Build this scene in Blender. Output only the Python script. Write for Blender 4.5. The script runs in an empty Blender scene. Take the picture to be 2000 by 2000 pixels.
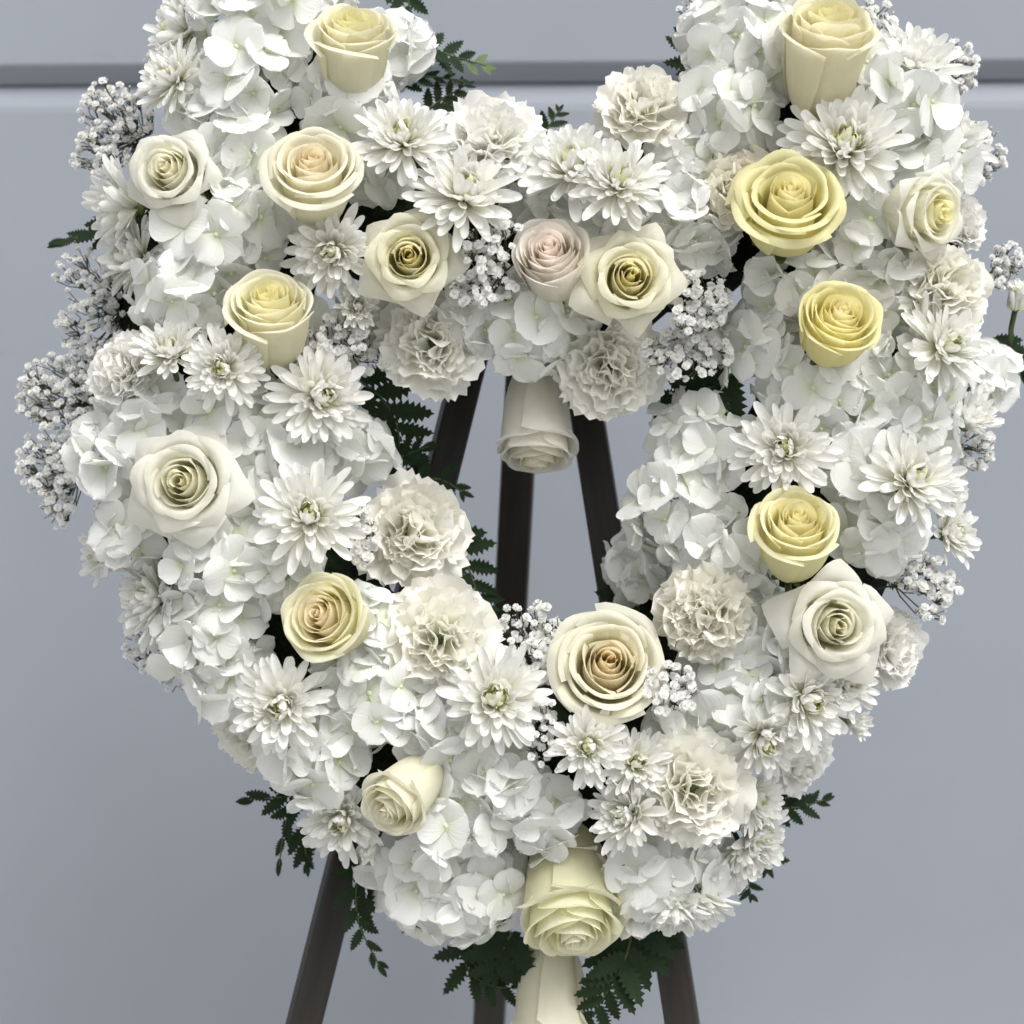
import bpy, math, random
import numpy as np
from mathutils import Vector, Matrix

# ------------------------------------------------------------------ camera, light, exposure
SC = bpy.context.scene
COL = SC.collection
D_CAM = 1.5            # metres from the lens to the wreath's own plane
PXM = 0.0004           # metres per photo pixel (2000 px frame) in that plane
Z0 = 1.10              # height of the lens above the ground

cam_d = bpy.data.cameras.new('camera')
cam = bpy.data.objects.new('camera', cam_d)
COL.objects.link(cam)
cam.location = (0, -D_CAM, Z0)
cam.rotation_euler = (math.radians(90), 0, 0)
cam_d.sensor_width = 36
cam_d.lens = 36 * D_CAM / (2000 * PXM)
cam_d.clip_start = 0.05
cam_d.clip_end = 200
cam_d.dof.use_dof = True
cam_d.dof.focus_distance = D_CAM - 0.095
cam_d.dof.aperture_fstop = 5.0
SC.camera = cam

SUN_EL, SUN_AZ = math.radians(52), math.radians(32)     # high, in front, to the right
world = bpy.data.worlds.new('World')
SC.world = world
world.use_nodes = True
wn = world.node_tree
for n in list(wn.nodes):
    wn.nodes.remove(n)
sky = wn.nodes.new('ShaderNodeTexSky')
sky.sky_type = 'NISHITA'
sky.sun_disc = False
sky.sun_elevation = SUN_EL
sky.sun_rotation = math.radians(180) - SUN_AZ
sky.dust_density = 4.0
sky.air_density = 1.0
hs = wn.nodes.new('ShaderNodeHueSaturation')            # cloud cover: the same sky, greyed
hs.inputs['Saturation'].default_value = 0.0
bg = wn.nodes.new('ShaderNodeBackground')
bg.inputs['Strength'].default_value = 0.115
wo = wn.nodes.new('ShaderNodeOutputWorld')
wn.links.new(sky.outputs[0], hs.inputs['Color'])
wn.links.new(hs.outputs[0], bg.inputs['Color'])
wn.links.new(bg.outputs[0], wo.inputs['Surface'])

sun_d = bpy.data.lights.new('sun', 'SUN')
sun_d.energy = 1.45
sun_d.angle = math.radians(35)
sun_d.color = (1.0, 0.955, 0.895)
sun = bpy.data.objects.new('sun', sun_d)
COL.objects.link(sun)
sv = Vector((math.sin(SUN_AZ) * math.cos(SUN_EL), -math.cos(SUN_AZ) * math.cos(SUN_EL), math.sin(SUN_EL)))
sun.rotation_euler = sv.to_track_quat('Z', 'Y').to_euler()

SC.view_settings.view_transform = 'Standard'
SC.view_settings.look = 'None'
SC.view_settings.exposure = 0.65
SC.view_settings.gamma = 1.0
SC.view_settings.use_curve_mapping = False
SC.cycles.max_bounces = 14
SC.cycles.diffuse_bounces = 10
SC.cycles.transmission_bounces = 10

# ------------------------------------------------------------------ helpers
RNG = random.Random(7)


def P(u, v, y=0.0):
    """Point at depth y (metres behind the wreath plane) seen at photo pixel (u, v)."""
    k = (D_CAM + y) / D_CAM * PXM
    return Vector(((u - 1000) * k, y, Z0 + (1000 - v) * k))


def put(name, data, parent=None, matrix=None, color=None):
    o = bpy.data.objects.new(name, data)
    COL.objects.link(o)
    if parent is not None:
        o.parent = parent
    if matrix is not None:
        o.matrix_local = matrix
    if color is not None:
        o.color = color
    return o


def thing(name, label, cat, matrix, group=None):
    o = put(name, None, None, matrix)
    o.empty_display_size = 0.01
    o['label'] = label
    o['category'] = cat
    if group:
        o['group'] = group
    return o


def mesh(name, verts, faces, mat=None, uvs=None, smooth=True):
    me = bpy.data.meshes.new(name)
    me.from_pydata([tuple(map(float, v)) for v in verts], [], faces)
    if uvs is not None:
        ul = me.uv_layers.new(name='UVMap')
        li = np.zeros(len(me.loops), dtype=np.int32)
        me.loops.foreach_get('vertex_index', li)
        ul.data.foreach_set('uv', np.asarray(uvs, dtype=np.float32)[li].ravel())
    if smooth:
        me.polygons.foreach_set('use_smooth', [True] * len(me.polygons))
    if mat is not None:
        me.materials.append(mat)
    me.update()
    return me


def grid_mesh(name, f, ns, nt, mat):
    """f(s, t) with s in -1..1 across and t in 0..1 along."""
    vs, uv = [], []
    for j in range(nt + 1):
        t = j / nt
        for i in range(ns + 1):
            s = -1 + 2 * i / ns
            vs.append(f(s, t))
            uv.append(((s + 1) / 2, t))
    fs = []
    w = ns + 1
    for j in range(nt):
        for i in range(ns):
            a = j * w + i
            fs.append((a, a + 1, a + w + 1, a + w))
    return mesh(name, vs, fs, mat, uv)


class MB:
    def __init__(self):
        self.v, self.f = [], []

    def tube(self, pts, r0, r1=None, n=5, cap=True):
        pts = [Vector(p) for p in pts]
        r1 = r0 if r1 is None else r1
        b0 = len(self.v)
        m = len(pts)
        for k, p in enumerate(pts):
            d = (pts[min(k + 1, m - 1)] - pts[max(k - 1, 0)]).normalized()
            a = d.orthogonal().normalized() if k == 0 else (a - d * a.dot(d)).normalized()
            b = d.cross(a)
            r = r0 + (r1 - r0) * k / (m - 1)
            for i in range(n):
                th = 2 * math.pi * i / n
                self.v.append(p + a * (r * math.cos(th)) + b * (r * math.sin(th)))
        for k in range(m - 1):
            for i in range(n):
                j = (i + 1) % n
                self.f.append((b0 + k * n + i, b0 + k * n + j, b0 + (k + 1) * n + j, b0 + (k + 1) * n + i))
        if cap:
            self.f.append(tuple(b0 + i for i in range(n))[::-1])
            self.f.append(tuple(b0 + (m - 1) * n + i for i in range(n)))

    def ball(self, c, r, n=7, m=5, sz=1.0):
        b0 = len(self.v)
        c = Vector(c)
        for j in range(m + 1):
            ph = math.pi * j / m
            for i in range(n):
                th = 2 * math.pi * i / n
                self.v.append(c + Vector((r * math.sin(ph) * math.cos(th), r * math.sin(ph) * math.sin(th), r * sz * math.cos(ph))))
        for j in range(m):
            for i in range(n):
                k = (i + 1) % n
                self.f.append((b0 + j * n + i, b0 + (j + 1) * n + i, b0 + (j + 1) * n + k, b0 + j * n + k))

    def build(self, name, mat, smooth=True):
        return mesh(name, self.v, self.f, mat, None, smooth)


def axis_matrix(loc, axis, roll=0.0):
    z = Vector(axis).normalized()
    up = Vector((0, 0, 1)) if abs(z.z) < 0.95 else Vector((0, 1, 0))
    x = up.cross(z).normalized()
    y = z.cross(x)
    m = Matrix((x, y, z)).transposed().to_4x4() @ Matrix.Rotation(roll, 4, 'Z')
    m.translation = loc
    return m


# ------------------------------------------------------------------ materials
def new_mat(name):
    m = bpy.data.materials.new(name)
    m.use_nodes = True
    nt = m.node_tree
    for n in list(nt.nodes):
        nt.nodes.remove(n)
    return m, nt, nt.nodes.new('ShaderNodeOutputMaterial')


def ramp(nt, stops):
    r = nt.nodes.new('ShaderNodeValToRGB')
    e = r.color_ramp.elements
    while len(e) < len(stops):
        e.new(0.5)
    for k, (p, c) in enumerate(stops):
        e[k].position = p
        e[k].color = (c[0], c[1], c[2], 1)
    return r


def petal_mat(name, stops=None, use_object_color=False, translucent=0.3, rough=0.55, veins=26.0, bump=0.12, spec=0.25,
              rim=None, speckle=0.0):
    """A petal: its own colour along its length (UV v), fine veins, thin enough to let light through."""
    m, nt, out = new_mat(name)
    L = nt.links
    uv = nt.nodes.new('ShaderNodeUVMap')
    sep = nt.nodes.new('ShaderNodeSeparateXYZ')
    L.new(uv.outputs[0], sep.inputs[0])
    oi = nt.nodes.new('ShaderNodeObjectInfo')
    if stops:
        r = ramp(nt, stops)
        L.new(sep.outputs['Y'], r.inputs['Fac'])
        col = r.outputs['Color']
    if use_object_color:
        if stops:
            mx = nt.nodes.new('ShaderNodeMix')
            mx.data_type = 'RGBA'
            mx.blend_type = 'MULTIPLY'
            mx.inputs[0].default_value = 1
            L.new(col, mx.inputs[6])
            L.new(oi.outputs['Color'], mx.inputs[7])
            col = mx.outputs[2]
        else:
            col = oi.outputs['Color']
    # each petal a little different, and soft blotches within a petal
    tc = nt.nodes.new('ShaderNodeTexCoord')
    nz = nt.nodes.new('ShaderNodeTexNoise')
    nz.inputs['Scale'].default_value = 120
    nz.inputs['Detail'].default_value = 4
    L.new(tc.outputs['Object'], nz.inputs['Vector'])
    ma = nt.nodes.new('ShaderNodeMath')
    ma.operation = 'MULTIPLY_ADD'
    L.new(oi.outputs['Random'], ma.inputs[0])
    ma.inputs[1].default_value = 0.09
    ma.inputs[2].default_value = 0.90
    mb = nt.nodes.new('ShaderNodeMath')
    mb.operation = 'MULTIPLY_ADD'
    L.new(nz.outputs['Fac'], mb.inputs[0])
    mb.inputs[1].default_value = 0.08
    L.new(ma.outputs[0], mb.inputs[2])
    hv = nt.nodes.new('ShaderNodeHueSaturation')
    L.new(mb.outputs[0], hv.inputs['Value'])
    L.new(col, hv.inputs['Color'])
    col = hv.outputs[0]
    if speckle:
        n2 = nt.nodes.new('ShaderNodeTexNoise')
        n2.inputs['Scale'].default_value = 420
        n2.inputs['Detail'].default_value = 1
        L.new(tc.outputs['Object'], n2.inputs['Vector'])
        r2 = ramp(nt, [(0.74, (0, 0, 0)), (0.80, (speckle, speckle, speckle))])
        L.new(n2.outputs['Fac'], r2.inputs['Fac'])
        mx = nt.nodes.new('ShaderNodeMix')
        mx.data_type = 'RGBA'
        L.new(r2.outputs['Color'], mx.inputs[0])
        L.new(col, mx.inputs[6])
        mx.inputs[7].default_value = (0.42, 0.36, 0.24, 1)
        col = mx.outputs[2]
    # veins
    cb = nt.nodes.new('ShaderNodeCombineXYZ')
    L.new(sep.outputs['X'], cb.inputs[0])
    m3 = nt.nodes.new('ShaderNodeMath')
    m3.operation = 'MULTIPLY'
    m3.inputs[1].default_value = 0.12
    L.new(sep.outputs['Y'], m3.inputs[0])
    L.new(m3.outputs[0], cb.inputs[1])
    L.new(oi.outputs['Random'], cb.inputs[2])
    n3 = nt.nodes.new('ShaderNodeTexNoise')
    n3.inputs['Scale'].default_value = veins
    n3.inputs['Detail'].default_value = 3
    L.new(cb.outputs[0], n3.inputs['Vector'])
    bp = nt.nodes.new('ShaderNodeBump')
    bp.inputs['Strength'].default_value = bump
    bp.inputs['Distance'].default_value = 0.002
    L.new(n3.outputs['Fac'], bp.inputs['Height'])
    pr = nt.nodes.new('ShaderNodeBsdfPrincipled')
    pr.inputs['Roughness'].default_value = rough
    pr.inputs['Specular IOR Level'].default_value = spec
    L.new(col, pr.inputs['Base Color'])
    L.new(bp.outputs[0], pr.inputs['Normal'])
    tr = nt.nodes.new('ShaderNodeBsdfTranslucent')
    L.new(col, tr.inputs['Color'])
    mix = nt.nodes.new('ShaderNodeMixShader')
    mix.inputs[0].default_value = translucent
    L.new(pr.outputs[0], mix.inputs[1])
    L.new(tr.outputs[0], mix.inputs[2])
    L.new(mix.outputs[0], out.inputs['Surface'])
    return m


def plain_mat(name, c0, c1, scale=40, rough=0.6, bump=0.15, translucent=0.0, spec=0.3, stretch=None, dist=0.004):
    m, nt, out = new_mat(name)
    L = nt.links
    tc = nt.nodes.new('ShaderNodeTexCoord')
    mp = nt.nodes.new('ShaderNodeMapping')
    if stretch:
        mp.inputs['Scale'].default_value = stretch
    L.new(tc.outputs['Object'], mp.inputs['Vector'])
    nz = nt.nodes.new('ShaderNodeTexNoise')
    nz.inputs['Scale'].default_value = scale
    nz.inputs['Detail'].default_value = 6
    nz.inputs['Roughness'].default_value = 0.6
    L.new(mp.outputs[0], nz.inputs['Vector'])
    r = ramp(nt, [(0.32, c0), (0.68, c1)])
    L.new(nz.outputs['Fac'], r.inputs['Fac'])
    bp = nt.nodes.new('ShaderNodeBump')
    bp.inputs['Strength'].default_value = bump
    bp.inputs['Distance'].default_value = dist
    L.new(nz.outputs['Fac'], bp.inputs['Height'])
    pr = nt.nodes.new('ShaderNodeBsdfPrincipled')
    pr.inputs['Roughness'].default_value = rough
    pr.inputs['Specular IOR Level'].default_value = spec
    L.new(r.outputs[0], pr.inputs['Base Color'])
    L.new(bp.outputs[0], pr.inputs['Normal'])
    sh = pr.outputs[0]
    if translucent:
        tr = nt.nodes.new('ShaderNodeBsdfTranslucent')
        L.new(r.outputs[0], tr.inputs['Color'])
        mix = nt.nodes.new('ShaderNodeMixShader')
        mix.inputs[0].default_value = translucent
        L.new(sh, mix.inputs[1])
        L.new(tr.outputs[0], mix.inputs[2])
        sh = mix.outputs[0]
    L.new(sh, out.inputs['Surface'])
    return m


M_ROSE = petal_mat('rose_petal', [(0.0, (0.85, 0.92, 0.70)), (0.30, (0.98, 0.98, 0.94)), (0.9, (1, 1, 1)), (1.0, (1.03, 1.03, 1.05))], True, 0.5, 0.5, 14, 0.28, 0.3)
M_HYD = petal_mat('hydrangea_petal', [(0.0, (0.66, 0.73, 0.52)), (0.15, (0.85, 0.87, 0.80)), (0.35, (0.885, 0.892, 0.875)), (1.0, (0.892, 0.898, 0.892))], False, 0.33, 0.6, 18, 0.32, 0.2, speckle=0.35)
M_MUM = petal_mat('chrysanthemum_petal', [(0.0, (0.80, 0.82, 0.58)), (0.14, (0.88, 0.88, 0.80)), (0.5, (0.90, 0.90, 0.875)), (1.0, (0.90, 0.90, 0.885))], False, 0.38, 0.5, 9, 0.22, 0.3)
M_CARN = petal_mat('carnation_petal', [(0.0, (0.90, 0.895, 0.78)), (0.4, (0.92, 0.915, 0.865)), (1.0, (0.93, 0.928, 0.905))], True, 0.34, 0.6, 14, 0.2, 0.2)
M_GYP = petal_mat('gypsophila_petal', [(0.0, (0.82, 0.84, 0.70)), (0.3, (0.90, 0.90, 0.88)), (1.0, (0.92, 0.92, 0.915))], False, 0.4, 0.6, 10, 0.1, 0.2)
M_EYE = plain_mat('floret_eye', (0.52, 0.58, 0.34), (0.70, 0.74, 0.56), 300, 0.6, 0.1)
M_DISC = plain_mat('chrysanthemum_heart', (0.50, 0.54, 0.16), (0.72, 0.72, 0.34), 400, 0.6, 0.2)
M_PALESTEM = plain_mat('pale_stem', (0.48, 0.54, 0.32), (0.62, 0.66, 0.46), 60, 0.6, 0.1)
M_STEM = plain_mat('green_stem', (0.035, 0.060, 0.018), (0.075, 0.105, 0.035), 80, 0.55, 0.2)
M_TWIG = plain_mat('fine_twig', (0.055, 0.062, 0.038), (0.12, 0.125, 0.075), 120, 0.6, 0.2)
M_SEPAL = plain_mat('sepal_green', (0.06, 0.10, 0.03), (0.14, 0.18, 0.06), 120, 0.5, 0.2)
M_FERN = plain_mat('fern_leaf', (0.006, 0.017, 0.006), (0.020, 0.046, 0.014), 90, 0.5, 0.3, 0.2, 0.22)
M_FERN_TIP = plain_mat('young_fern_leaf', (0.07, 0.12, 0.04), (0.16, 0.22, 0.09), 90, 0.45, 0.3, 0.15, 0.4)
M_FOAM = plain_mat('dark_moss', (0.004, 0.007, 0.004), (0.018, 0.028, 0.012), 60, 0.9, 1.0, 0, 0.1, None, 0.02)
M_WOOD = plain_mat('dark_stained_wood', (0.010, 0.0085, 0.0075), (0.052, 0.045, 0.039), 30, 0.5, 0.35, 0, 0.35, (1.0, 1.0, 0.06), 0.002)
M_GROUND = plain_mat('grey_concrete', (0.36, 0.36, 0.355), (0.45, 0.45, 0.445), 6, 0.85, 0.4, 0, 0.2, None, 0.01)


def wall_material():
    m, nt, out = new_mat('grey_painted_panel')
    L = nt.links
    tc = nt.nodes.new('ShaderNodeTexCoord')
    base = (0.252, 0.277, 0.318)
    n1 = nt.nodes.new('ShaderNodeTexNoise')
    n1.inputs['Scale'].default_value = 2.5
    n1.inputs['Detail'].default_value = 5
    L.new(tc.outputs['Object'], n1.inputs['Vector'])
    r1 = ramp(nt, [(0.3, tuple(c * 0.95 for c in base)), (0.7, tuple(c * 1.04 for c in base))])
    L.new(n1.outputs['Fac'], r1.inputs['Fac'])
    # scuffs and specks of dirt
    mp = nt.nodes.new('ShaderNodeMapping')
    mp.inputs['Rotation'].default_value = (0, math.radians(35), 0)
    mp.inputs['Scale'].default_value = (1.0, 1.0, 2.6)
    L.new(tc.outputs['Object'], mp.inputs['Vector'])
    n2 = nt.nodes.new('ShaderNodeTexNoise')
    n2.inputs['Scale'].default_value = 17
    n2.inputs['Detail'].default_value = 2
    L.new(mp.outputs[0], n2.inputs['Vector'])
    r2 = ramp(nt, [(0.70, (0, 0, 0)), (0.80, (0.3, 0.3, 0.3))])
    L.new(n2.outputs['Fac'], r2.inputs['Fac'])
    mx = nt.nodes.new('ShaderNodeMix')
    mx.data_type = 'RGBA'
    L.new(r2.outputs['Color'], mx.inputs[0])
    L.new(r1.outputs['Color'], mx.inputs[6])
    mx.inputs[7].default_value = (0.20, 0.21, 0.23, 1)
    n3 = nt.nodes.new('ShaderNodeTexNoise')
    n3.inputs['Scale'].default_value = 350
    n3.inputs['Detail'].default_value = 3
    L.new(tc.outputs['Object'], n3.inputs['Vector'])
    bp = nt.nodes.new('ShaderNodeBump')
    bp.inputs['Strength'].default_value = 0.08
    bp.inputs['Distance'].default_value = 0.002
    L.new(n3.outputs['Fac'], bp.inputs['Height'])
    pr = nt.nodes.new('ShaderNodeBsdfPrincipled')
    pr.inputs['Roughness'].default_value = 0.45
    pr.inputs['Specular IOR Level'].default_value = 0.35
    L.new(mx.outputs[2], pr.inputs['Base Color'])
    L.new(bp.outputs[0], pr.inputs['Normal'])
    L.new(pr.outputs[0], out.inputs['Surface'])
    return m


M_WALL = wall_material()

# ------------------------------------------------------------------ the setting: ground, wall
g = put('ground', mesh('ground', [(-30, -30, 0), (30, -30, 0), (30, 6, 0), (-30, 6, 0)], [(0, 1, 2, 3)], M_GROUND, smooth=False))
g['kind'] = 'structure'

WALL_Y = 0.60
kw = (D_CAM + WALL_Y) / D_CAM * PXM
zt = (1000 - 127) * kw + Z0            # lower edge of the upper panel
zm = (1000 - 157) * kw + Z0            # back of the groove
zb = (1000 - 205) * kw + Z0            # top edge of the lower panel's face
wall = thing('wall', 'pale blue grey panelled wall with one horizontal groove, behind the wreath', 'wall',
             Matrix.Translation((0, WALL_Y, 0)) @ Matrix.Rotation(math.radians(-1.3), 4, 'Z'))


def strip(name, prof, mat, parent, x0=-3.2, x1=3.2):
    vs = [(x0, y, z) for y, z in prof] + [(x1, y, z) for y, z in prof]
    n = len(prof)
    fs = [(i, n + i, n + (i + 1) % n, (i + 1) % n) for i in range(n)]
    fs += [tuple(range(n))[::-1], tuple(range(n, 2 * n))]
    me = mesh(name, vs, fs, mat, None, False)
    return put(name, me, parent)


strip('panel', [(0, 2.75), (0, zt + 0.004), (0.002, zt + 0.001), (0.017, zm + 0.0025), (0.021, zm + 0.0012), (0.09, zm + 0.0012), (0.09, 2.75)], M_WALL, wall)
strip('panel', [(0.023, zm), (0.020, zm - 0.001), (0.003, zb + 0.003), (0.001, zb + 0.001), (0, zb - 0.006), (0, 0.0), (0.09, 0.0), (0.09, zm)], M_WALL, wall)

# ------------------------------------------------------------------ the easel
easel = thing('easel', 'dark brown wooden easel with three legs standing behind the flower heart', 'easel', Matrix.Translation((0, 0.1, 0)))
EINV = Matrix.Translation((0, -0.1, 0))


def bar(name, a, b, w, d, parent, up=(0, -1, 0), twist=0.0):
    a, b = EINV @ Vector(a), EINV @ Vector(b)
    z = (b - a)
    ln = z.length
    z.normalize()
    f = Vector(up)
    f = (f - z * f.dot(z)).normalized()
    x = f.cross(z)
    m = Matrix((x, f, z)).transposed().to_4x4() @ Matrix.Rotation(twist, 4, 'Z')
    m.translation = a
    c = min(w, d) * 0.08
    ring = [(-w / 2 + c, -d / 2), (w / 2 - c, -d / 2), (w / 2, -d / 2 + c), (w / 2, d / 2 - c), (w / 2 - c, d / 2), (-w / 2 + c, d / 2), (-w / 2, d / 2 - c), (-w / 2, -d / 2 + c)]
    vs = [(p[0], p[1], 0) for p in ring] + [(p[0], p[1], ln) for p in ring]
    fs = [(i, (i + 1) % 8, 8 + (i + 1) % 8, 8 + i) for i in range(8)] + [tuple(range(8))[::-1], tuple(range(8, 16))]
    return put(name, mesh(name, vs, fs, M_WOOD, None, False), parent, m)


bar('leg', P(155, 3750, 0.0), P(1010, 335, 0.112), 0.026, 0.021, easel, twist=math.radians(14))
bar('leg', P(1606, 3750, 0.0), P(1073, 335, 0.112), 0.027, 0.021, easel, twist=math.radians(-8))
bar('leg', P(897, 3115, 0.45), P(1042, 335, 0.146), 0.029, 0.020, easel, twist=math.radians(-5))
bar('crossbar', P(770, 1226, 0.078), P(1235, 1226, 0.078), 0.012, 0.012, easel)
bar('crossbar', P(560, 2350, 0.052), P(1390, 2350, 0.052), 0.024, 0.012, easel)
hb = MB()
hb.tube([EINV @ P(1005, 345, 0.127), EINV @ P(1080, 345, 0.127)], 0.011, n=10)
put('hinge_pin', hb.build('hinge_pin', M_WOOD), easel)

# ------------------------------------------------------------------ the heart shaped form the flowers are pinned into
CTRL = [(1030, 1520), (850, 1480), (680, 1330), (540, 1140), (450, 950), (425, 750), (430, 560), (480, 370), (530, 210), (620, 210), (730, 380), (920, 430),
        (1050, 490), (1180, 460), (1370, 410), (1480, 200), (1600, 150), (1690, 300), (1690, 520), (1680, 760), (1590, 990), (1470, 1190), (1310, 1390), (1170, 1520)]


def catmull(pts, k=8):
    n = len(pts)
    out = []
    for i in range(n):
        p0, p1, p2, p3 = (np.array(pts[(i + j - 1) % n], float) for j in range(4))
        for q in range(k):
            t = q / k
            out.append(0.5 * ((2 * p1) + (-p0 + p2) * t + (2 * p0 - 5 * p1 + 4 * p2 - p3) * t * t + (-p0 + 3 * p1 - 3 * p2 + p3) * t ** 3))
    return np.array(out)


LINE = catmull(CTRL)
HALF_W, BULGE = 330.0, 0.085


def surf_depth(u, v):
    d = np.sqrt(((LINE - np.array((u, v))) ** 2).sum(1)).min()
    q = max(0.0, 1 - (d / HALF_W) ** 2)
    return -BULGE * math.sqrt(q)


def surf_axis(u, v, lim=1.3):
    """Outward direction of the cushion of flowers at (u, v)."""
    e = 14
    gx = (surf_depth(u + e, v) - surf_depth(u - e, v)) / (2 * e * PXM)
    gv = (surf_depth(u, v + e) - surf_depth(u, v - e)) / (2 * e * PXM)
    ax, az = gx, -gv
    n = math.hypot(ax, az)
    if n > lim:
        ax, az = ax / n * lim, az / n * lim
    return Vector((ax, -1, az)).normalized()


def make_form():
    vs, fs = [], []
    n, m = len(LINE), 12
    rr = random.Random(3)
    for k in range(n):
        p = LINE[k]
        tg = LINE[(k + 1) % n] - LINE[k - 1]
        tg = tg / np.linalg.norm(tg)
        nx = np.array((-tg[1], tg[0]))
        for i in range(m):
            th = 2 * math.pi * i / m
            w = (132 + 55 * min(1.0, max(0.0, (p[1] - 330) / 150))) * (1 + rr.uniform(-.07, .07))
            h = 0.048
            q = p + nx * (w * math.cos(th))
            vs.append(P(q[0], q[1], 0.012 + h * math.sin(th)) - P(1000, 1000, 0))
    for k in range(n):
        k2 = (k + 1) % n
        for i in range(m):
            j = (i + 1) % m
            fs.append((k * m + i, k * m + j, k2 * m + j, k2 * m + i))
    o = put('wreath_form', mesh('wreath_form', vs, fs, M_FOAM), None, Matrix.Translation(P(1000, 1000, 0)))
    o['label'] = 'dark mossy heart shaped form glimpsed through gaps between the white flowers'
    o['category'] = 'wreath form'


make_form()

# ------------------------------------------------------------------ roses
def stem_part(parent, length, r=0.003, mat=M_STEM, z=0.0):
    b = MB()
    b.tube([(0, 0, z), (0.001, 0, z - length * 0.5), (0, 0.002, z - length)], r, r * 0.9, 6)
    put('stem', b.build('stem', mat), parent)


BUD = [((.16, 0), (.74, .10), (.62, .88), (.70, 1.03)), ((.18, 0), (.90, .10), (.76, .84), (.85, 1.00)), ((.20, 0), (1.02, .08), (.86, .80), (1.02, .93))]
CUP = [((.16, 0), (.66, .12), (.48, 1.10), (.68, 1.02)), ((.18, 0), (.82, .10), (.64, 1.05), (.86, .95)), ((.20, 0), (.92, .10), (.76, .98), (1.02, .82))]
STAR = [((.15, 0), (.54, .14), (.36, 1.16), (.60, 1.00)), ((.18, 0), (.66, .14), (.50, 1.10), (.80, .84)), ((.20, 0), (.76, .18), (.60, 1.00), (.98, .62))]


def lerp4(a, b, f):
    return [tuple(p[i] + (q[i] - p[i]) * f for i in range(2)) for p, q in zip(a, b)]


def rose_petal(R, H, q, th0, o, star, rr, tier):
    """tier -1: the wound bud, q 0..1 outwards; tiers 0..2: the unfolding petals round it."""
    rin = R * ((0.53 - 0.13 * min(1, max(0, (o - .55) / .4))) if star else (0.66 - 0.26 * o))
    tip = 0.0
    if tier < 0:
        rho = rin * (0.06 + 0.86 * q ** 1.05)
        z = H * (1.0 + rr.uniform(-.012, .012)) + R * ((0.09 + 0.15 * o) * (1 - q ** 1.3) - 0.05 * max(0, 1 - q / 0.18))
        bulge = rin * (0.30 + 0.80 * q)
        phi = (1.95 - 0.80 * q) * rr.uniform(.9, 1.1)
        curl = rin * (0.05 + 0.10 * q) * rr.uniform(0.6, 1.5)
        C = [(.12 + .08 * q, 0), (bulge * 1.08 / R, .10), ((rho * .80 + bulge * .34) / R, z * .90 / H), (rho / R, z / H)]
    else:
        if star:
            C = lerp4(CUP[tier], STAR[tier], min(1, max(0, (o - .5) / .45)))
            tip = (0.03, 0.09, 0.16)[tier] * rr.uniform(.5, 1.3)
            phi = (1.0, 0.86, 0.74)[tier] * rr.uniform(.95, 1.06)
        else:
            C = lerp4(BUD[tier], CUP[tier], min(1, max(0, (o - .3) / .4)))
            tip = 0.03 * rr.uniform(0, 1.2) * (tier > 0)
            phi = rr.uniform(0.88, 1.02)
        a, b = rr.uniform(.975, 1.03), rr.uniform(-.035, .035)
        C = [(p[0] * a, p[1]) for p in C]
        C[3] = (C[3][0] + b * (tier + 1) * .5, C[3][1] * rr.uniform(.97, 1.03) - abs(b))
        curl = R * 0.035 * (1 + tier * .5) * rr.uniform(0.5, 1.5)
    pa, pb, pc, pd = [(p[0] * R, p[1] * H) for p in C]
    ph1, ph2 = rr.uniform(0, 6.3), rr.uniform(0, 6.3)
    amp = R * ((0.012 + 0.02 * q) if tier < 0 else (0.030 + 0.012 * tier)) * rr.uniform(0.5, 1.4)
    sp = 0.15 * (1 - 0.65 * q) if tier < 0 else 0.055
    cx, cy = rr.uniform(-.02, .02) * R * (tier < 0), rr.uniform(-.02, .02) * R * (tier < 0)
    side0, pw = ((0.12, 2.6) if tier < 0 else ((0.17, 1.9), (0.24, 1.7), (0.30, 1.5))[tier] if star else (0.14, 2.3))
    crease = rr.uniform(-.03, .05) * R if tier >= 0 else 0

    def f(s, t):
        a = abs(s)
        te = t * (1 - side0 * a ** pw)
        u1 = 1 - te
        r = u1 ** 3 * pa[0] + 3 * u1 * u1 * te * pb[0] + 3 * u1 * te * te * pc[0] + te ** 3 * pd[0]
        zz = u1 ** 3 * pa[1] + 3 * u1 * u1 * te * pb[1] + 3 * u1 * te * te * pc[1] + te ** 3 * pd[1]
        k = max(0.0, (t - 0.76) / 0.24)
        cb = curl * (1 + 0.9 * a * a) * k * k
        r += cb * 0.8
        zz -= cb * (1.1 if tier >= 0 else 0.35) * k
        if tip:
            r += tip * R * max(0.0, 1 - a * 1.7) ** 1.4 * k * k
            zz += crease * math.exp(-(s * 5) ** 2) * t ** 3
        r *= 1 + sp * s
        w = 0.42 + 0.58 * math.sin(math.pi * min(1.0, (t * 0.82 + 0.06)) * 0.62) ** 0.8
        ang = th0 + s * phi * w
        rip = amp * t ** 5 * (math.sin(2.6 * s + ph1) + 0.5 * math.sin(6.3 * s + ph2))
        zz += rip * 0.8
        r += rip * 0.6
        r = max(r, R * 0.008)
        return (r * math.cos(ang) + cx * t, r * math.sin(ang) + cy * t, zz)
    return grid_mesh('petal', f, 12, 11, M_ROSE)


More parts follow.
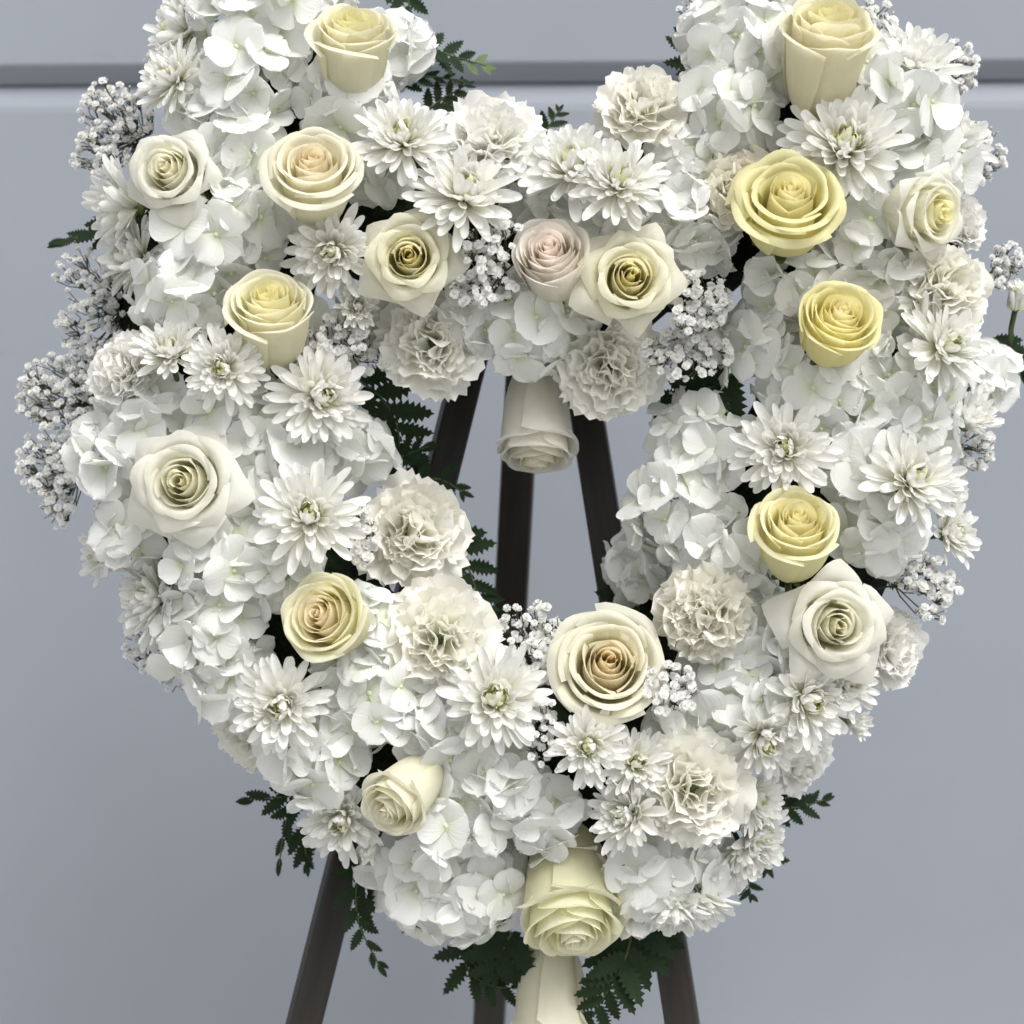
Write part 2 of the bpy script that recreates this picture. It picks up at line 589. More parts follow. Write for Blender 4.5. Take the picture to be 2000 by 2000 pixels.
def rose(u, v, dia, hgt, tilt, push, o, star, cin, cout, label, seed, n_in=None, roll=None):
    n_in = n_in or (11 if star else 13)
    rr = random.Random(seed)
    dep = surf_depth(u, v) - push
    k = (D_CAM + dep) / D_CAM
    R, H = dia * PXM / 2 * k, hgt * PXM * k
    axis = Vector((tilt[0], -1, tilt[1])).normalized()
    c = P(u, v, dep)
    t = thing('rose', label, 'rose', axis_matrix(c - axis * H, axis, rr.uniform(0, 6.28) if roll is None else roll), 'roses in the heart')
    golden = 2.39996
    for i in range(n_in):
        q = i / (n_in - 1)
        kk = q ** 1.2 * 0.75
        colr = [cin[j] + (cout[j] - cin[j]) * kk for j in range(3)]
        put('petal', rose_petal(R, H, 0.02 + 0.96 * q, i * golden + rr.uniform(-.2, .2), o, star, rr, -1), t, None, (*colr, 1))
    a0 = rr.uniform(0, 6.28)
    for tier in range(3):
        for i in range(5):
            jit = rr.uniform(0.97, 1.02)
            kk = (0.78, 0.9, 1.0)[tier]
            colr = [min(.95, (cin[j] + (cout[j] - cin[j]) * kk) * jit) for j in range(3)]
            put('petal', rose_petal(R, H, 1.0, a0 + tier * 0.63 + i * 2 * math.pi / 5 + rr.uniform(-.12, .12), o, star, rr, tier), t, None, (*colr, 1))
    # calyx: a green cup with five pointed sepals
    b = MB()
    b.ball((0, 0, -R * 0.02), R * 0.20, 8, 5, 0.8)
    put('calyx', b.build('calyx', M_SEPAL), t)
    for i in range(5):
        th = i * 1.2566 + 0.3

        def sf(s, q, th=th):
            w = R * 0.15 * (1 - q) ** 0.7 * s
            r = R * (0.16 + 0.42 * math.sin(q * 1.6))
            z = H * (0.02 + 0.16 * q) - H * 0.10 * q * q
            return (r * math.cos(th) - w * math.sin(th), r * math.sin(th) + w * math.cos(th), z - R * 0.08)
        put('sepal', grid_mesh('sepal', sf, 2, 5, M_SEPAL), t)
    stem_part(t, 0.03)
    return t


WHITE = (0.90, 0.895, 0.83)
CREAM = (0.90, 0.88, 0.73)
PALE = (0.90, 0.885, 0.76)
YELL = (0.90, 0.85, 0.55)
LEMON = (0.90, 0.86, 0.52)
PEACH = (0.91, 0.82, 0.62)
PINK = (0.89, 0.81, 0.74)
ROSES = [
    # u, v, dia, height, tilt, push, openness, star, inner, outer, label
    (690, 34, 160, 185, (0.08, 1.05), .050, .50, False, LEMON, CREAM, 'tall pale yellow rose in the left lobe, nearest the top edge of the photo', 11),
    (320, 326, 180, 150, (-.18, .10), .045, .85, True, CREAM, WHITE, 'open ivory rose at the upper left edge beside baby\'s breath, above the side-on chrysanthemum', 12),
    (609, 308, 190, 165, (0.02, .62), .055, .65, False, PEACH, PALE, 'peachy cream cup-shaped rose in the left lobe below the tall pale yellow rose', 13),
    (523, 570, 165, 190, (.02, .85), .055, .48, False, LEMON, CREAM, 'yellow half-open rose with long smooth body left of the star-shaped rose beside the notch', 14),
    (797, 498, 195, 130, (0.0, 0.02), .050, .95, True, YELL, PALE, 'star-shaped cream rose with tight yellow spiral at the left end of the notch', 15),
    (1070, 478, 140, 165, (-.16, .50), .045, .30, False, PINK, (.89, .86, .80), 'blush pink rosebud in the middle of the notch', 16),
    (1233, 536, 210, 130, (.04, .06), .050, .95, True, YELL, PALE, 'star-shaped cream rose just right of the blush pink rosebud', 17),
    (1626, 20, 180, 235, (.08, 1.15), .055, .48, False, LEMON, (.89, .86, .70), 'tall cream rosebud with long smooth body at the top of the right lobe', 18),
    (1545, 370, 218, 160, (-.02, .60), .068, .80, False, YELL, (.84, .81, .50), 'large yellow rose with green tinged rim in the right lobe above the dark gap', 19),
    (1842, 415, 165, 150, (.72, -.22), .050, .65, True, LEMON, WHITE, 'cream rose turned to the right at the upper right edge of the heart', 20),
    (1648, 604, 165, 150, (.12, .60), .055, .45, False, YELL, LEMON, 'tightly packed deep yellow rose with ruffled rims, surrounded by hydrangeas', 21),
    (350, 940, 235, 135, (-.08, .06), .050, 1.0, True, CREAM, WHITE, 'widest open white rose with pointed petals on the left side of the heart', 22),
    (618, 1197, 162, 165, (-.38, .28), .050, .50, False, PEACH, (.89, .87, .66), 'small peach hearted rose with yellow green rim low on the left arm', 23),
    (1050, 908, 160, 222, (.02, -2.6), .028, .55, False, CREAM, (.89, .875, .82), 'ivory rose hanging upside down from the notch into the open middle', 24),
    (1190, 1290, 218, 150, (.03, .34), .045, .66, False, PEACH, PALE, 'large peachy cream rose at the bottom of the open middle', 25),
    (1559, 1004, 165, 185, (-.03, .80), .055, .50, False, YELL, (.89, .86, .60), 'yellow cup-shaped rose on the right arm, just above the white star-shaped rose', 26),
    (1640, 1222, 225, 135, (.10, .02), .055, .95, True, CREAM, WHITE, 'white star-shaped rose on the right arm, just below a yellow cup-shaped rose', 27),
    (752, 1588, 135, 175, (-.72, -.62), .045, .45, False, CREAM, PALE, 'smallest cream rosebud, tipped down to the left near the left easel leg', 28),
    (1122, 1836, 205, 265, (.10, -1.12), .050, .50, False, CREAM, (.89, .88, .68), 'large pale yellow rose hanging head down at the point of the heart', 29),
    (1080, 2040, 150, 215, (.06, -3.5), .010, .30, False, CREAM, PALE, 'lowest ivory rose, cut off by the bottom edge beneath another rose', 30),
]
for a in ROSES:
    r_ = rose(*a)
    if a[0] == 1122:        # the rose at the point wears one long dark sepal on its back
        mi = r_.matrix_local.to_3x3().inverted()
        pv = mi @ Vector((.12, -1, 0))
        pv.z = 0
        pv.normalize()
        Rr, Hh = a[2] * PXM / 2 * 1.06, a[3] * PXM * 1.05
        sb = MB()
        sb.tube([pv * Rr * .55 + Vector((0, 0, -.02 * Hh)), pv * Rr * .84 + Vector((0, 0, .12 * Hh)), pv * Rr * .98 + Vector((0, 0, .25 * Hh)), pv * Rr * 1.04 + Vector((0, 0, .36 * Hh)), pv * Rr * 1.1 + Vector((.001, .001, .39 * Hh))], .0028, .0012, 6)
        put('sepal', sb.build('sepal', M_STEM), r_)

# ------------------------------------------------------------------ chrysanthemums
def mum_petal(kind, seed):
    rr = random.Random(seed)
    bend = {'outer': rr.uniform(-0.10, 0.14), 'mid': rr.uniform(0.02, 0.25), 'inner': rr.uniform(0.30, 0.55)}[kind]
    cup = {'outer': 0.34, 'mid': 0.5, 'inner': 0.85}[kind] * rr.uniform(0.8, 1.2)
    tip = rr.uniform(0.35, 0.6)
    tw = rr.uniform(-0.25, 0.25)
    bx = rr.uniform(-0.05, 0.05)

    def f(s, t):
        t = math.sin(t * math.pi / 2) ** 0.9
        w = 0.110 * (0.36 + 0.64 * min(1, t / 0.55) ** 0.8) * max(0.02, 1 - max(0, (t - 0.66) / 0.34) ** 2.6) ** tip
        x = s * w
        z = bend * t * t + cup * w * (s * s) + tw * x * t
        z -= 0.012 * math.cos(s * 9) * (1 - t)
        return (x + bx * t * t, t - 0.4 * max(0, bend) * t ** 3 * 0.5, z)
    return grid_mesh('petal', f, 4, 7, M_MUM)


MUMP = {k: [mum_petal(k, i * 7 + j) for i in range(10)] for j, k in enumerate(('outer', 'mid', 'inner'))}


M_MUM_HEART = petal_mat('chrysanthemum_young_petal', [(0.0, (0.55, 0.60, 0.22)), (0.5, (0.80, 0.81, 0.52)), (1.0, (0.88, 0.88, 0.71))], False, 0.3, 0.5, 9, 0.2, 0.3)
MUMP['heart'] = []
for pm in MUMP['inner']:
    pm2 = pm.copy()
    pm2.materials[0] = M_MUM_HEART
    MUMP['heart'].append(pm2)


def disc_mesh(seed):
    rr = random.Random(seed)
    b = MB()
    for i in range(16):
        r = 0.11 * math.sqrt((i + 0.5) / 16)
        th = i * 2.4
        p = Vector((r * math.cos(th), r * math.sin(th), 0.0))
        q = p + Vector((p.x * 0.5 - 0.012 * math.cos(th), p.y * .5, 0.14 + rr.uniform(-.02, .05) - r * .4))
        b.tube([p, (p + q) / 2 + p * 0.2, q], 0.017, 0.013, 5)
    return b.build('disc', M_DISC)


DISCS = [disc_mesh(i) for i in range(3)]


def receptacle_mesh():
    b = MB()
    b.ball((0, 0, -0.06), 0.22, 8, 5, 0.55)
    return b.build('calyx', M_SEPAL)


RECEP = receptacle_mesh()


def mum(u, v, dia, tilt, push, label, cup=0.0, dense=1.0, seed=0, y=None):
    rr = random.Random(1000 + seed)
    dep = (surf_depth(u, v) if y is None else y) - push
    R = dia * PXM / 2 * (D_CAM + dep) / D_CAM * 1.07
    axis = surf_axis(u, v, 0.8) if tilt is None else Vector((tilt[0], -1, tilt[1])).normalized()
    c = P(u, v, dep)
    t = thing('chrysanthemum', label, 'chrysanthemum', axis_matrix(c - axis * R * 0.25, axis, rr.uniform(0, 6.28)), 'chrysanthemums in the heart')
    rings = [(21, .16, 2, .90, 'outer'), (25, .15, 13, .84, 'outer'), (25, .14, 25, .73, 'mid'), (22, .13, 38, .60, 'mid'), (20, .125, 50, .47, 'inner'), (17, .12, 60, .36, 'inner'), (14, .10, 66, .27, 'inner')]
    ox, oy = rr.uniform(-.06, .06) * R, rr.uniform(-.06, .06) * R
    for k, (n, r0, el, L, kind) in enumerate(rings):
        if cup > .8:            # a bud: every petal incurved over the heart
            kind, r0, L = 'inner', .40 - .045 * k, .95 - .04 * k
        n = max(5, int(round(n * dense)))
        ph = rr.uniform(0, 6.28)
        for i in range(n):
            if k < 2 and rr.random() < 0.05:
                continue
            th = ph + i * 2 * math.pi / n + rr.uniform(-.16, .16)
            e = math.radians(el + (86 - el) * cup + rr.uniform(-11, 11))
            Ls = L * R * rr.uniform(0.80, 1.12) * (1 + 0.12 * cup)
            wd = Ls * rr.uniform(0.9, 1.15) * (1.0 if k < 2 else 1.0 + 0.16 * (k - 1))
            d = Vector((math.cos(th), math.sin(th), 0))
            m = Matrix.Rotation(th - math.pi / 2, 4, 'Z') @ Matrix.Rotation(e, 4, 'X') @ Matrix.Rotation(rr.uniform(-.45, .45), 4, 'Y') @ Matrix.Rotation(rr.uniform(-.14, .14), 4, 'Z') @ Matrix.Diagonal((wd, Ls, Ls * rr.uniform(.5, 1.8), 1))
            m.translation = d * (r0 * R) + Vector((ox * k / 6, oy * k / 6, 0.012 * k * R / 0.35))
            put('petal', rr.choice(MUMP['heart' if k >= 5 else kind]), t, m)
    if cup < 0.75:
        put('disc', rr.choice(DISCS), t, Matrix.Translation((ox, oy, 0.25 * R)) @ Matrix.Scale(R * rr.uniform(1.05, 1.3), 4))
    put('calyx', RECEP, t, Matrix.Scale(R, 4))
    stem_part(t, 0.03, 0.0022, M_STEM, -R * 0.15)
    return t


MUMS = [
    # u, v, dia, tilt, push, label, cup, dense, y
    (352, 50, 190, (-1.7, .75), .03, 'topmost chrysanthemum of the left edge, side on and cut near the top of the photo', .25, .8, -.02),
    (332, 150, 165, (-.9, .5), .04, 'chrysanthemum turned up to the left, just above the left edge baby\'s breath', .15, 1, -.045),
    (238, 405, 200, (-2.2, -.15), .03, 'side-on chrysanthemum pointing left above a single dark fern tip', .35, .75, -.02),
    (645, 490, 180, None, .035, 'chrysanthemum between the yellow half-open rose and the star-shaped rose left of the notch', .08, 1, None),
    (258, 500, 165, (-1.2, .25), .02, 'chrysanthemum on the left edge just below the single dark fern tip', .2, .9, -.03),
    (788, 265, 185, (.0, .5), .035, 'chrysanthemum beside the left lobe\'s peach rose, left of the large carnation above the notch', .05, 1, None),
    (905, 372, 210, (.05, .55), .040, 'chrysanthemum directly above the baby\'s breath of the notch, under the large carnation', .05, 1, None),
    (1118, 318, 200, (-.05, .55), .035, 'left flower of the chrysanthemum pair above the blush pink rosebud', .04, 1, None),
    (1213, 350, 185, (.10, .50), .045, 'right flower of the chrysanthemum pair above the blush pink rosebud', .04, 1, None),
    (1650, 275, 235, (-.10, .35), .030, 'largest chrysanthemum, directly under the tall cream rosebud of the right lobe', .10, 1.1, None),
    (1790, 115, 195, (.7, 1.4), .035, 'chrysanthemum standing up side on at the top right, right of the tall cream rosebud', .30, .8, -.03),
    (1872, 275, 165, (1.4, 1.1), .03, 'half closed side-on chrysanthemum with dark calyx at the upper right edge', .55, .6, -.015),
    (1850, 672, 180, (.45, .30), .035, 'chrysanthemum under the big right edge carnation', .10, 1, None),
    (1895, 818, 135, (.7, .75), .025, 'half open chrysanthemum on a thick green stem at the right edge', .55, .7, -.02),
    (1532, 880, 185, None, .035, 'dahlia-like chrysanthemum with green heart above the yellow cup-shaped rose on the right arm', .06, 1.15, None),
    (1790, 935, 195, (.35, .35), .035, 'chrysanthemum on the right arm, right of the yellow cup-shaped rose', .15, .9, None),
    (1860, 1040, 135, (.8, .25), .02, 'small chrysanthemum at the right edge just above a baby\'s breath spray', .30, .8, -.02),
    (330, 682, 140, (-.1, .8), .025, 'left of two neighbouring chrysanthemums between the yellow half-open rose and left edge carnation', .25, 1, None),
    (437, 718, 155, (-.05, .05), .045, 'tight-hearted chrysanthemum just below left of the yellow half-open rose', .02, 1.2, None),
    (632, 775, 195, None, .035, 'chrysanthemum left of the upper dark fern in the open middle', .05, 1.1, None),
    (603, 1002, 205, (.0, .25), .040, 'chrysanthemum left of the frilly carnation and right of the widest white rose', .05, 1, None),
    (292, 1172, 190, (-1.3, .1), .03, 'soft chrysanthemum turned left on the lower left edge, above a small baby\'s breath spray', .2, .9, -.02),
    (200, 1082, 130, (-1.9, -.2), .02, 'small side-on chrysanthemum on the left edge, below left of the widest white rose', .35, .7, -.01),
    (547, 1375, 185, (-.05, -.05), .040, 'chrysanthemum at the lower left, directly below the small peach hearted rose', .10, 1.1, None),
    (667, 1603, 165, (-.15, -.25), .02, 'chrysanthemum in front of the top of the lower left easel leg', .12, 1.1, -.035),
    (727, 1656, 70, (-.3, -.5), .02, 'round white chrysanthemum bud hanging under the smallest cream rosebud', .85, .8, -.03),
    (968, 1362, 205, (.05, .35), .040, 'chrysanthemum below the baby\'s breath at the bottom of the open middle', .05, .95, None),
    (1147, 1458, 155, (-.05, .05), .040, 'chrysanthemum directly below the large peachy cream rose of the open middle', .12, .85, None),
    (1243, 1488, 140, (.2, .35), .025, 'chrysanthemum tucked against the left of the big carnation at the lower right', .15, .9, None),
    (1222, 1590, 160, (-.75, .1), .025, 'chrysanthemum seen from the side left of the big lower right carnation', .3, .9, None),
    (1582, 1372, 185, (.35, -.15), .035, 'chrysanthemum below the white star-shaped rose on the right arm', .2, .85, None),
    (1655, 1330, 140, (.55, .15), .03, 'chrysanthemum on the right edge left of the edge carnation, under the white star-shaped rose', .25, .8, None),
    (1668, 1412, 85, (.8, -.2), .025, 'small half closed chrysanthemum at the lower right edge', .72, .8, -.02),
    (1498, 1448, 165, (.15, -.6), .03, 'chrysanthemum facing down just above right of the big lower right carnation', .2, .85, None),
    (1478, 1560, 135, (.8, .05), .015, 'chrysanthemum emerging from behind the right side of the big lower right carnation', .15, .9, -.04),
    (1482, 1630, 150, (.9, -.25), .01, 'chrysanthemum pointing right, lower right of the big carnation, above dark fern tips', .28, .9, -.025),
    (1455, 1668, 140, (.45, -1.0), .01, 'chrysanthemum hanging down at the lower right above a hanging fern tip', .35, .8, -.025),
    (1312, 1778, 150, (-.05, -1.6), .035, 'chrysanthemum pointing straight down in front of the lower right easel leg', .4, .8, -.02),
    (1366, 1766, 150, (.5, -1.6), .030, 'chrysanthemum pointing down and right just beside the lower right easel leg', .4, .75, -.01),
    (698, 600, 95, (.25, .0), .03, 'small half open chrysanthemum between the yellow half-open and star-shaped roses, above baby\'s breath', .45, .8, None),
]
for i, (u, v, dia, tilt, push, lab, cup, dense, y) in enumerate(MUMS):
    mum(u, v, dia, tilt, push, lab, cup, dense, i, y)

# the closed bud on its own bent stalk
bud = mum(1986, 590, 84, (.1, 1.6), .0, 'closed chrysanthemum bud on a bent green stalk at the right edge of the photo', .93, .9, 77, -.02)
Bi = bud.matrix_local.inverted()
b = MB()
b.tube([Bi @ P(1984, 608, -.02), Bi @ P(1986, 630, -.015), Bi @ P(1972, 652, -.01), Bi @ P(1945, 658, .0), Bi @ P(1900, 650, .02)], 0.0028, 0.0032, 6)
put('stalk', b.build('stalk', M_SEPAL), bud)

# ------------------------------------------------------------------ carnations
def carn_petal(seed, ripple):
    rr = random.Random(seed)
    p1, p2, p3 = (rr.uniform(0, 6.3) for _ in range(3))
    k1, k2 = rr.uniform(3.5, 5.5), rr.uniform(8, 11)
    teeth = [rr.uniform(-0.055, 0.045) for _ in range(40)]
    bend = rr.uniform(0.0, 0.35)

    def f(s, t):
        a = s * (0.62 + 0.25 * t)
        tt = t * (1 - 0.16 * s * s)
        i = int(round((s + 1) * 8))
        if t > 0.95:
            tt += teeth[i] + (0.03 if i % 2 else -0.03)
        r = 0.10 + 0.90 * tt
        w = 0.25 + 0.75 * t ** 0.8
        x = r * math.sin(a) * w * 1.05
        y = r * (0.25 + 0.75 * math.cos(a))
        z = ripple * t ** 2 * (math.sin(k1 * s + p1) * 0.13 + math.sin(k2 * s + p2) * 0.07 * t) + bend * t * t * 0.6
        x += ripple * 0.06 * t ** 3 * math.sin(k2 * s * 0.8 + p3)
        return (x, y, z)
    return grid_mesh('petal', f, 16, 6, M_CARN)


CARNP = {0: [carn_petal(i, 0.85) for i in range(10)], 1: [carn_petal(50 + i, 1.7) for i in range(10)]}


def carnation(u, v, dia, tilt, push, label, ripple=0, tint=(1, 1, 1), seed=0, y=None, n=46):
    rr = random.Random(2000 + seed)
    dep = (surf_depth(u, v) if y is None else y) - push
    R = dia * PXM / 2 * (D_CAM + dep) / D_CAM
    axis = surf_axis(u, v, 0.8) if tilt is None else Vector((tilt[0], -1, tilt[1])).normalized()
    c = P(u, v, dep)
    t = thing('carnation', label, 'carnation', axis_matrix(c - axis * R * 0.72, axis, rr.uniform(0, 6.28)), 'carnations in the heart')
    for i in range(n):
        q = (i + 0.5) / n
        th = i * 2.39996 + rr.uniform(-.3, .3)
        e = math.radians(80 - 73 * q ** 0.9 + rr.uniform(-10, 10))
        L = R * (0.72 + 0.30 * q) * rr.uniform(0.88, 1.08)
        z0 = R * 0.34 * (1 - q)
        wd = L * rr.uniform(0.72, 0.95)
        m = Matrix.Rotation(th, 4, 'Z') @ Matrix.Rotation(e, 4, 'X') @ Matrix.Rotation(rr.uniform(-.6, .6) * (1.2 - q), 4, 'Y') @ Matrix.Diagonal((wd, L, L * rr.uniform(.8, 1.3), 1))
        d = Matrix.Rotation(th, 4, 'Z') @ Vector((0, 0.06 * R + 0.05 * R * q, z0 * 0.35))
        m.translation = d
        cc = [min(1, x * rr.uniform(.985, 1.0)) for x in tint]
        put('petal', rr.choice(CARNP[ripple]), t, m, (*cc, 1))
    b = MB()
    b.tube([(0, 0, -R * 0.55), (0, 0, -R * 0.2), (0, 0, R * 0.08)], R * 0.14, R * 0.22, 8)
    put('calyx', b.build('calyx', M_SEPAL), t)
    return t


IV = (1.0, 0.995, 0.965)
CARNS = [
    (960, 240, 225, (.05, .70), .035, 'large ruffled carnation at the top of the notch between two chrysanthemums', 0, (1, 1, 1), None),
    (1250, 185, 185, (-.05, .55), .030, 'round carnation at the inner top edge of the right lobe', 0, IV, None),
    (1445, 355, 165, (-.25, .25), .018, 'cream carnation with ribbon-like ripples left of the large yellow rose', 1, (.99, .965, .90), None),
    (1872, 550, 205, (.4, .25), .030, 'biggest carnation of the right edge, below the rose turned to the right', 0, IV, None),
    (842, 672, 210, (-.05, -.10), .030, 'carnation under the star-shaped rose at the left end of the notch', 0, (1, .998, .98), None),
    (1198, 728, 220, (.10, -.30), .025, 'carnation right of the upside down rose, hanging over the open middle', 0, (1, .998, .98), None),
    (225, 715, 165, (-.45, .25), .025, 'carnation at the left edge beside the long baby\'s breath spray', 0, (1, 1, 1), None),
    (808, 1040, 225, (.15, .10), .030, 'upper carnation of the pair left of the open middle', 0, IV, None),
    (862, 1242, 225, (.1, .15), .035, 'lower carnation of the pair left of the open middle, beside baby\'s breath', 0, IV, None),
    (1368, 1200, 190, (-.25, .05), .030, 'cream carnation with ribbon-like ripples right of the large peachy cream rose', 1, (.99, .98, .94), None),
    (1768, 1265, 165, (.85, .0), .015, 'soft carnation at the right edge beside the white star-shaped rose', 0, (1, 1, 1), -.03),
    (1358, 1548, 235, (.05, .02), .040, 'biggest lower right carnation, flat open with cream heart', 0, IV, None),
    (1580, 1495, 165, (.8, -.55), .01, 'pale carnation behind the chrysanthemums at the lower right edge, above a fern tip', 0, (1, 1, 1), -.015),
    (465, 1440, 185, (-.75, -.5), .02, 'shaded carnation at the lower left edge behind a chrysanthemum', 0, (1, 1, .98), -.015),
    (1868, 955, 120, (1.0, .0), .01, 'carnation peeking out at the right edge behind the chrysanthemum of the right arm', 0, (1, 1, 1), -.01),
    (1900, 425, 120, (.9, .3), .015, 'carnation peeking out behind the rose turned to the right', 0, (1, 1, 1), -.015),
]
for i, (u, v, dia, tilt, push, lab, rip, tint, y) in enumerate(CARNS):
    carnation(u, v, dia, tilt, push, lab, rip, tint, i, y)

# ------------------------------------------------------------------ hydrangeas
def hyd_petal(seed):
    rr = random.Random(seed)
    cup = rr.uniform(-0.12, 0.06)
    bend = rr.uniform(-0.30, 0.02)
    p1, p2 = rr.uniform(0, 6.3), rr.uniform(0, 6.3)
    wmax = rr.uniform(0.54, 0.66)
    nib = rr.uniform(0, 0.07)
    fold = rr.uniform(0.0, 0.10)

    def f(s, t):
        t = math.sin(t * math.pi / 2) ** 0.95
        w = wmax * (0.16 + 0.84 * math.sin(min(1, t / 0.58) * math.pi / 2)) * math.sqrt(max(0.004, 1 - max(0, (t - 0.58) / 0.42) ** 2.3))
        x = s * w
        y = t * (1 - 0.05 * s * s * t) + nib * (1 - abs(s)) * (t > .99) + 0.014 * math.sin(9 * s + p1) * t ** 6
        z = bend * t * t + cup * x * x * 2 + fold * abs(s) * w + 0.06 * t * t * math.sin(3.4 * s + p2) + 0.03 * t ** 3 * math.sin(7.5 * s + p1)
        return (x, y, z)
    return grid_mesh('petal', f, 6, 7, M_HYD)


HYDP = [hyd_petal(i) for i in range(14)]


def floret_mesh(seed):
    rr = random.Random(seed)
    b = MB()
    b.ball((0, 0, 0.04), 0.085, 7, 5, 0.8)
    b.tube([(0, 0, 0), (rr.uniform(-.1, .1), rr.uniform(-.1, .1), -0.5), (0, 0, -1.1)], 0.035, 0.03, 5)
    return b.build('floret', M_EYE)


FLORETS = [floret_mesh(i) for i in range(4)]


def hydrangea(u, v, rad, label, tilt=None, push=0.0, seed=0, y=None, fsize=60, dens=1.0):
    rr = random.Random(3000 + seed)
    r = (rad - 22) * PXM
    axis = surf_axis(u, v, 1.1) if tilt is None else Vector((tilt[0], -1, tilt[1])).normalized()
    dep = (surf_depth(u, v) if y is None else y) - push
    c = P(u, v, dep + r * 0.60)
    core = c - axis * r * 0.25
    t = thing('hydrangea', label, 'hydrangea', axis_matrix(core, axis, rr.uniform(0, 6.28)), 'hydrangea heads in the heart')
    n = int((3.9 * (rad / fsize) ** 2 + 4) * dens)
    for i in range(n):
        q = (i + 0.5) / n
        ct = 1 - q * 1.02
        st = math.sqrt(max(0, 1 - ct * ct))
        th = i * 2.39996 + rr.uniform(-.25, .25)
        d = Vector((st * math.cos(th), st * math.sin(th), ct)).normalized()
        dd = (d + Vector((rr.uniform(-.28, .28), rr.uniform(-.28, .28), rr.uniform(0, .4)))).normalized()
        fr = fsize * PXM * rr.uniform(0.72, 1.2)
        pos = d * r * rr.uniform(0.84, 1.14) + Vector((0, 0, r * 0.25))
        fo = put('floret', rr.choice(FLORETS), t, axis_matrix(pos, dd, rr.uniform(0, 6.28)) @ Matrix.Scale(fr, 4))
        np_ = 4 if rr.random() < 0.9 else 5
        open_ = rr.uniform(4, 20)
        if rr.random() < 0.12:
            open_ = rr.uniform(35, 60)
        for k in range(np_):
            a = k * 2 * math.pi / np_ + rr.uniform(-.12, .12)
            e = math.radians(open_ + (7 if k % 2 else -5) + rr.uniform(-9, 9))
            L = rr.uniform(0.86, 1.06)
            m = Matrix.Rotation(a, 4, 'Z') @ Matrix.Rotation(e, 4, 'X') @ Matrix.Rotation(rr.uniform(-.28, .28), 4, 'Y') @ Matrix.Diagonal((L * rr.uniform(.92, 1.1), L, L * rr.choice((1, 1, 1, .6, -0.5)), 1))
            m.translation = (0, 0, 0.035 if k % 2 else 0.0)
            put('petal', rr.choice(HYDP), fo, m)
    b = MB()
    b.tube([(0, 0, 0.2 * r), (0, 0, -r * 0.4), (0.002, 0, -r * 0.9)], 0.004, 0.0045, 6)
    put('stem', b.build('stem', M_PALESTEM), t)
    return t


